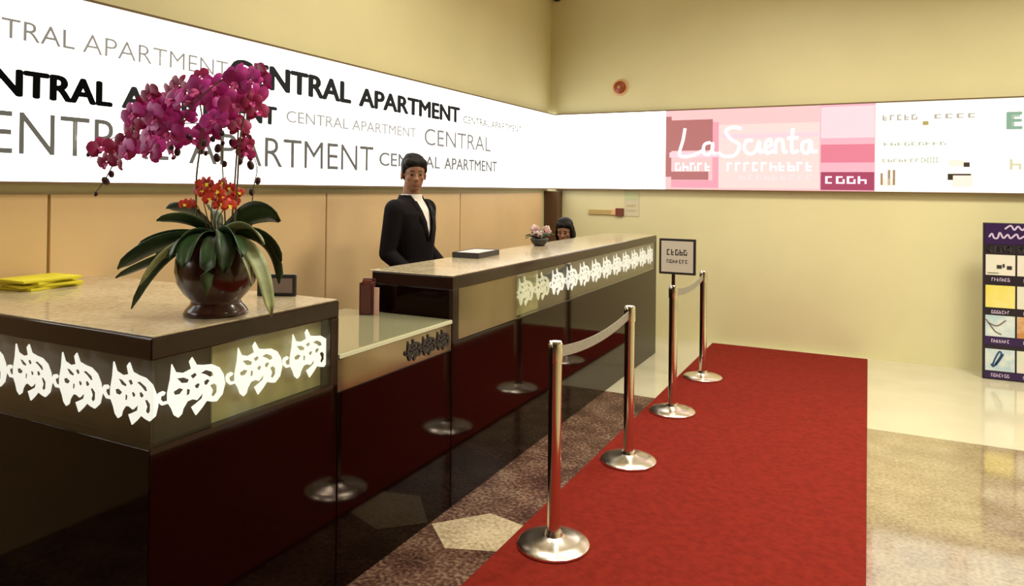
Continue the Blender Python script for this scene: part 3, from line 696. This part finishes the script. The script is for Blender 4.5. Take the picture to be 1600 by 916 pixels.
# ---------------------------------------------------------------- things on the counter
t = thing('leaflet_pile', 'pile of bright yellow folded leaflets at the far left of the near block', 'leaflets', (-3.06, 1.78, TOP))
for k, (dx, dy, a, z) in enumerate(((0, 0, .2, 0), (.012, .0, -.1, .011), (-.01, .01, .35, .022), (.015, -.012, .05, .033))):
    bm = B(-.09, .09, -.12, .12, 0, .0105, bev=.002)
    o = obj('leaflet', bm, M['yellow'], t); o.location = (dx, dy, z); o.rotation_euler = (0, 0, a)
t = thing('tent_card', 'small dark framed card standing behind the orchid pot on the near block', 'card holder', (-2.055, 2.085, TOP), yaw)
obj('card_frame', B(-.075, .075, -.008, .008, 0, .085, bev=.003), M['black'], t); obj('card_face', B(-.06, .062, -.0105, -.006, .014, .070), M['greypanel'], t)
obj('card_foot', B(-.06, .06, -.008, .05, 0, .006), M['black'], t)
t = thing('leaflet_holder', 'narrow brown leaflet holder on the low glass top against the far counter', 'leaflet holder', (-2.235, 2.90, LOW), math.radians(20))
bm = bmesh.new(); box(bm, -.045, .02, -.03, -.024, 0, .145); box(bm, -.045, .02, .024, .03, 0, .175); box(bm, -.045, -.039, -.03, .03, 0, .16); box(bm, .014, .02, -.03, .03, 0, .16); box(bm, -.045, .02, -.03, .03, 0, .006)
obj('holder_body', bm, M['brownbox'], t); obj('leaflet', B(.024, .05, -.012, -.006, .0, .135), M['pinkpaper'], t); obj('leaflet', B(-.036, .010, -.012, -.004, .006, .172), M['plaquered'], t)
t = thing('desk_device', 'small dark grey device lying on the low glass top beside the near block', 'device', (-2.30, 2.36, LOW), 0.1)
obj('body', B(-.06, .06, -.09, .09, 0, .022, bev=.005), M['greypanel'], t); obj('keypad', B(-.045, .045, -.075, .01, .0215, .027, bev=.002), M['black'], t)
t = thing('document_tray', 'flat black tray with a pale sheet on the far counter beside the standing person', 'tray', (-2.205, 3.93, TOP), math.radians(4))
bm = bmesh.new(); box(bm, -.09, .09, -.155, .155, 0, .008); box(bm, -.09, -.082, -.155, .155, .008, .034); box(bm, .082, .09, -.155, .155, .008, .034); box(bm, -.082, .082, -.155, -.147, .008, .034); box(bm, -.082, .082, .147, .155, .008, .034)
obj('tray_body', bm, M['black'], t); obj('sheet', B(-.080, .080, -.145, .145, .008, .031), M['whitepetal'], t)
t = thing('flower_bowl', 'small dark bowl of pale pink flowers on the far counter near the seated person', 'flowers', (-2.20, 4.88, TOP), yaw)
obj('bowl', lathe(bmesh.new(), [(0, 0), (.035, 0), (.04, .004), (.06, .03), (.068, .055), (.062, .056), (.05, .035), (0, .025)], 28), M['black'], t, True)
FW = flower_mesh(M['whitepetal'], M['lip'], 0.034, 'pale_flower')
oc2 = oc; oc = t
for k in range(13):
    a = R.uniform(0, 6.28); rr = R.uniform(.02, .085)
    p = Vector((rr*math.cos(a), rr*math.sin(a), .075+R.uniform(0, .065)))
    flower(FW, p, 'pale_flower', R.uniform(.6, .95))
for k in range(9):
    a = k*0.7; e = Vector((.11*math.cos(a), .07*math.sin(a), .05+.06*R.random())); leaf(Vector((0, 0, .035)), e*0.5+Vector((0, 0, .07)), e, .016, 'leaf', .3)
for k in range(6):
    a = k*1.05; bm = bmesh.new(); tube(bm, bez((0, 0, .03), (.03*math.cos(a), .03*math.sin(a), .06), (.055*math.cos(a), .055*math.sin(a), .095), 5), .002, 5); obj('flower_stem', bm, M['stem'], t)
oc = oc2

# ---------------------------------------------------------------- things on the back wall
t = thing('fire_alarm', 'small round red-brown alarm high on the back wall', 'alarm', (-2.415, W_BACK, 2.652))
def disc(r0, prof, m, name, par):
    bm = lathe(bmesh.new(), prof, 32); bmesh.ops.rotate(bm, verts=bm.verts, cent=(0, 0, 0), matrix=Matrix.Rotation(math.pi/2, 3, 'X')); return obj(name, bm, m, par, True)
disc(0, [(0, 0), (.088, 0), (.088, .008), (.08, .014), (0, .014)], M['alarmplate'], 'back_plate', t)
disc(0, [(0, .012), (.066, .012), (.066, .035), (.05, .05), (.0, .055)], M['alarm'], 'sounder', t)
disc(0, [(0, .05), (.018, .05), (.016, .062), (0, .064)], M['plaque'], 'lamp', t)
t = thing('security_camera', 'dark dome security camera high in the corner of the back wall', 'camera', (-3.165, W_BACK, 3.735))
disc(0, [(0, 0), (.07, 0), (.07, .02), (0, .02)], M['black'], 'mount', t)
disc(0, [(0, .018), (.058, .018), (.055, .05), (.035, .078), (0, .09)], M['black'], 'dome', t)
t = thing('wall_plaque', 'thin gold strip plaque with a red-brown end under the back sign', 'plaque', (-2.76, W_BACK, 1.272))
obj('strip', B(0, .30, -.018, 0, 0, .052, bev=.002), M['plaque'], t); obj('end_block', B(.31, .395, -.026, 0, -.012, .072, bev=.002), M['plaquered'], t)
obj('middle_block', B(.262, .31, -.02, 0, 0, .058), M['alarmplate'], t)
t = thing('wall_notice', 'pale paper notice with a greenish head beside the strip plaque', 'notice', (-2.36, W_BACK, 1.262))
obj('sheet', B(0, .165, -.006, 0, 0, .27), M['notice'], t); obj('heading', B(.01, .155, -.008, -.005, .175, .265), M['noticegreen'], t)
obj('print', quad_bm(back_face(-.006), glyphs(5, .03, .14, .10, .125, RNG) + glyphs(5, .03, .14, .05, .07, RNG), .0015), M['plaque'], t)['kind'] = 'stuff'

# ---------------------------------------------------------------- money exchange board
t = thing('notice_board', 'tall purple exchange board of picture tiles standing on the cream floor', 'board', (0.862, 7.16, 0))
BW, BH = 0.66, 1.305
obj('panel', B(0, BW, -.02, .02, 0, BH, bev=.004), M['boardblack'], t)
obj('rear_strut', B(BW/2-.04, BW/2+.04, .02, .16, 0, .03), M['boardblack'], t)
g = back_face(-.02)
def tile(rects, m, lift=.002, name='picture_tile'): return obj(name, quad_bm(g, rects, lift, .0018), M[m], t)
tile([(.012, BW-.012, 1.128, 1.295)], 'purple', name='heading_panel')
wv = [P2((.15, 1.255), (.19, 1.285), (.215, 1.25), (.24, 1.28), (.27, 1.25), (.30, 1.285), (.33, 1.25), (.37, 1.28)), P2((.04, 1.185), (.06, 1.215), (.075, 1.18), (.10, 1.18), (.115, 1.225), (.14, 1.18), (.17, 1.21), (.19, 1.18), (.23, 1.215), (.25, 1.18), (.30, 1.21), (.33, 1.18), (.38, 1.2))]
for w_ in wv: obj('heading_script', ribbon_bm(g, [w_], .013, .004), M['lilac'], t)
lettering('CHANGE', g, .022, .215, 1.06, 1.112, M['whiteprint'], t, .02, .003)
lettering('MONEY', g, .245, .43, 1.06, 1.112, M['whiteprint'], t, .02, .003)
rows = ((.87, 1.04, ('picpale', 'picpale', 'picyellow')), (.60, .785, ('picyellow', 'picpale', 'picblue')), (.36, .535, ('picblue', 'picorange', 'picpale')), (.075, .255, ('picblue', 'picpale', 'picorange')))
for b0, b1, ms in rows:
    for k, mm in enumerate(ms):
        a0 = .018 + k*.219; tile([(a0, a0+.205, b0, b1)], mm)
    obj('row_caption', quad_bm(g, glyphs(7, .06, .19, b0-.05, b0-.022, RNG) + glyphs(7, .28, .40, b0-.05, b0-.022, RNG) + glyphs(6, .50, .62, b0-.05, b0-.022, RNG), .003), M['lilac'], t)['kind'] = 'stuff'
tile([(.012, BW-.012, .29, .36-.002)], 'purple', .0018, 'caption_band'); tile([(.012, BW-.012, .012, .07)], 'purple', .0018, 'caption_band')
obj('picture_mark', quad_bm(g, [(.095, .13, .925, .955), (.135, .15, .935, .965), (.165, .2, .92, .95), (.03, .11, .885, .89)], .004), M['ink'], t)
obj('picture_mark', ribbon_bm(g, [P2((.06, .13), (.075, .11), (.10, .15), (.13, .215), (.115, .235), (.085, .17), (.07, .12)), P2((.09, .12), (.12, .17), (.145, .22))], .013, .004), M['picdeep'], t)
obj('picture_mark', ribbon_bm(g, [P2((.02, .50), (.06, .44), (.09, .40), (.13, .38)), P2((.04, .47), (.10, .45), (.16, .50))], .010, .004), M['greypanel'], t)
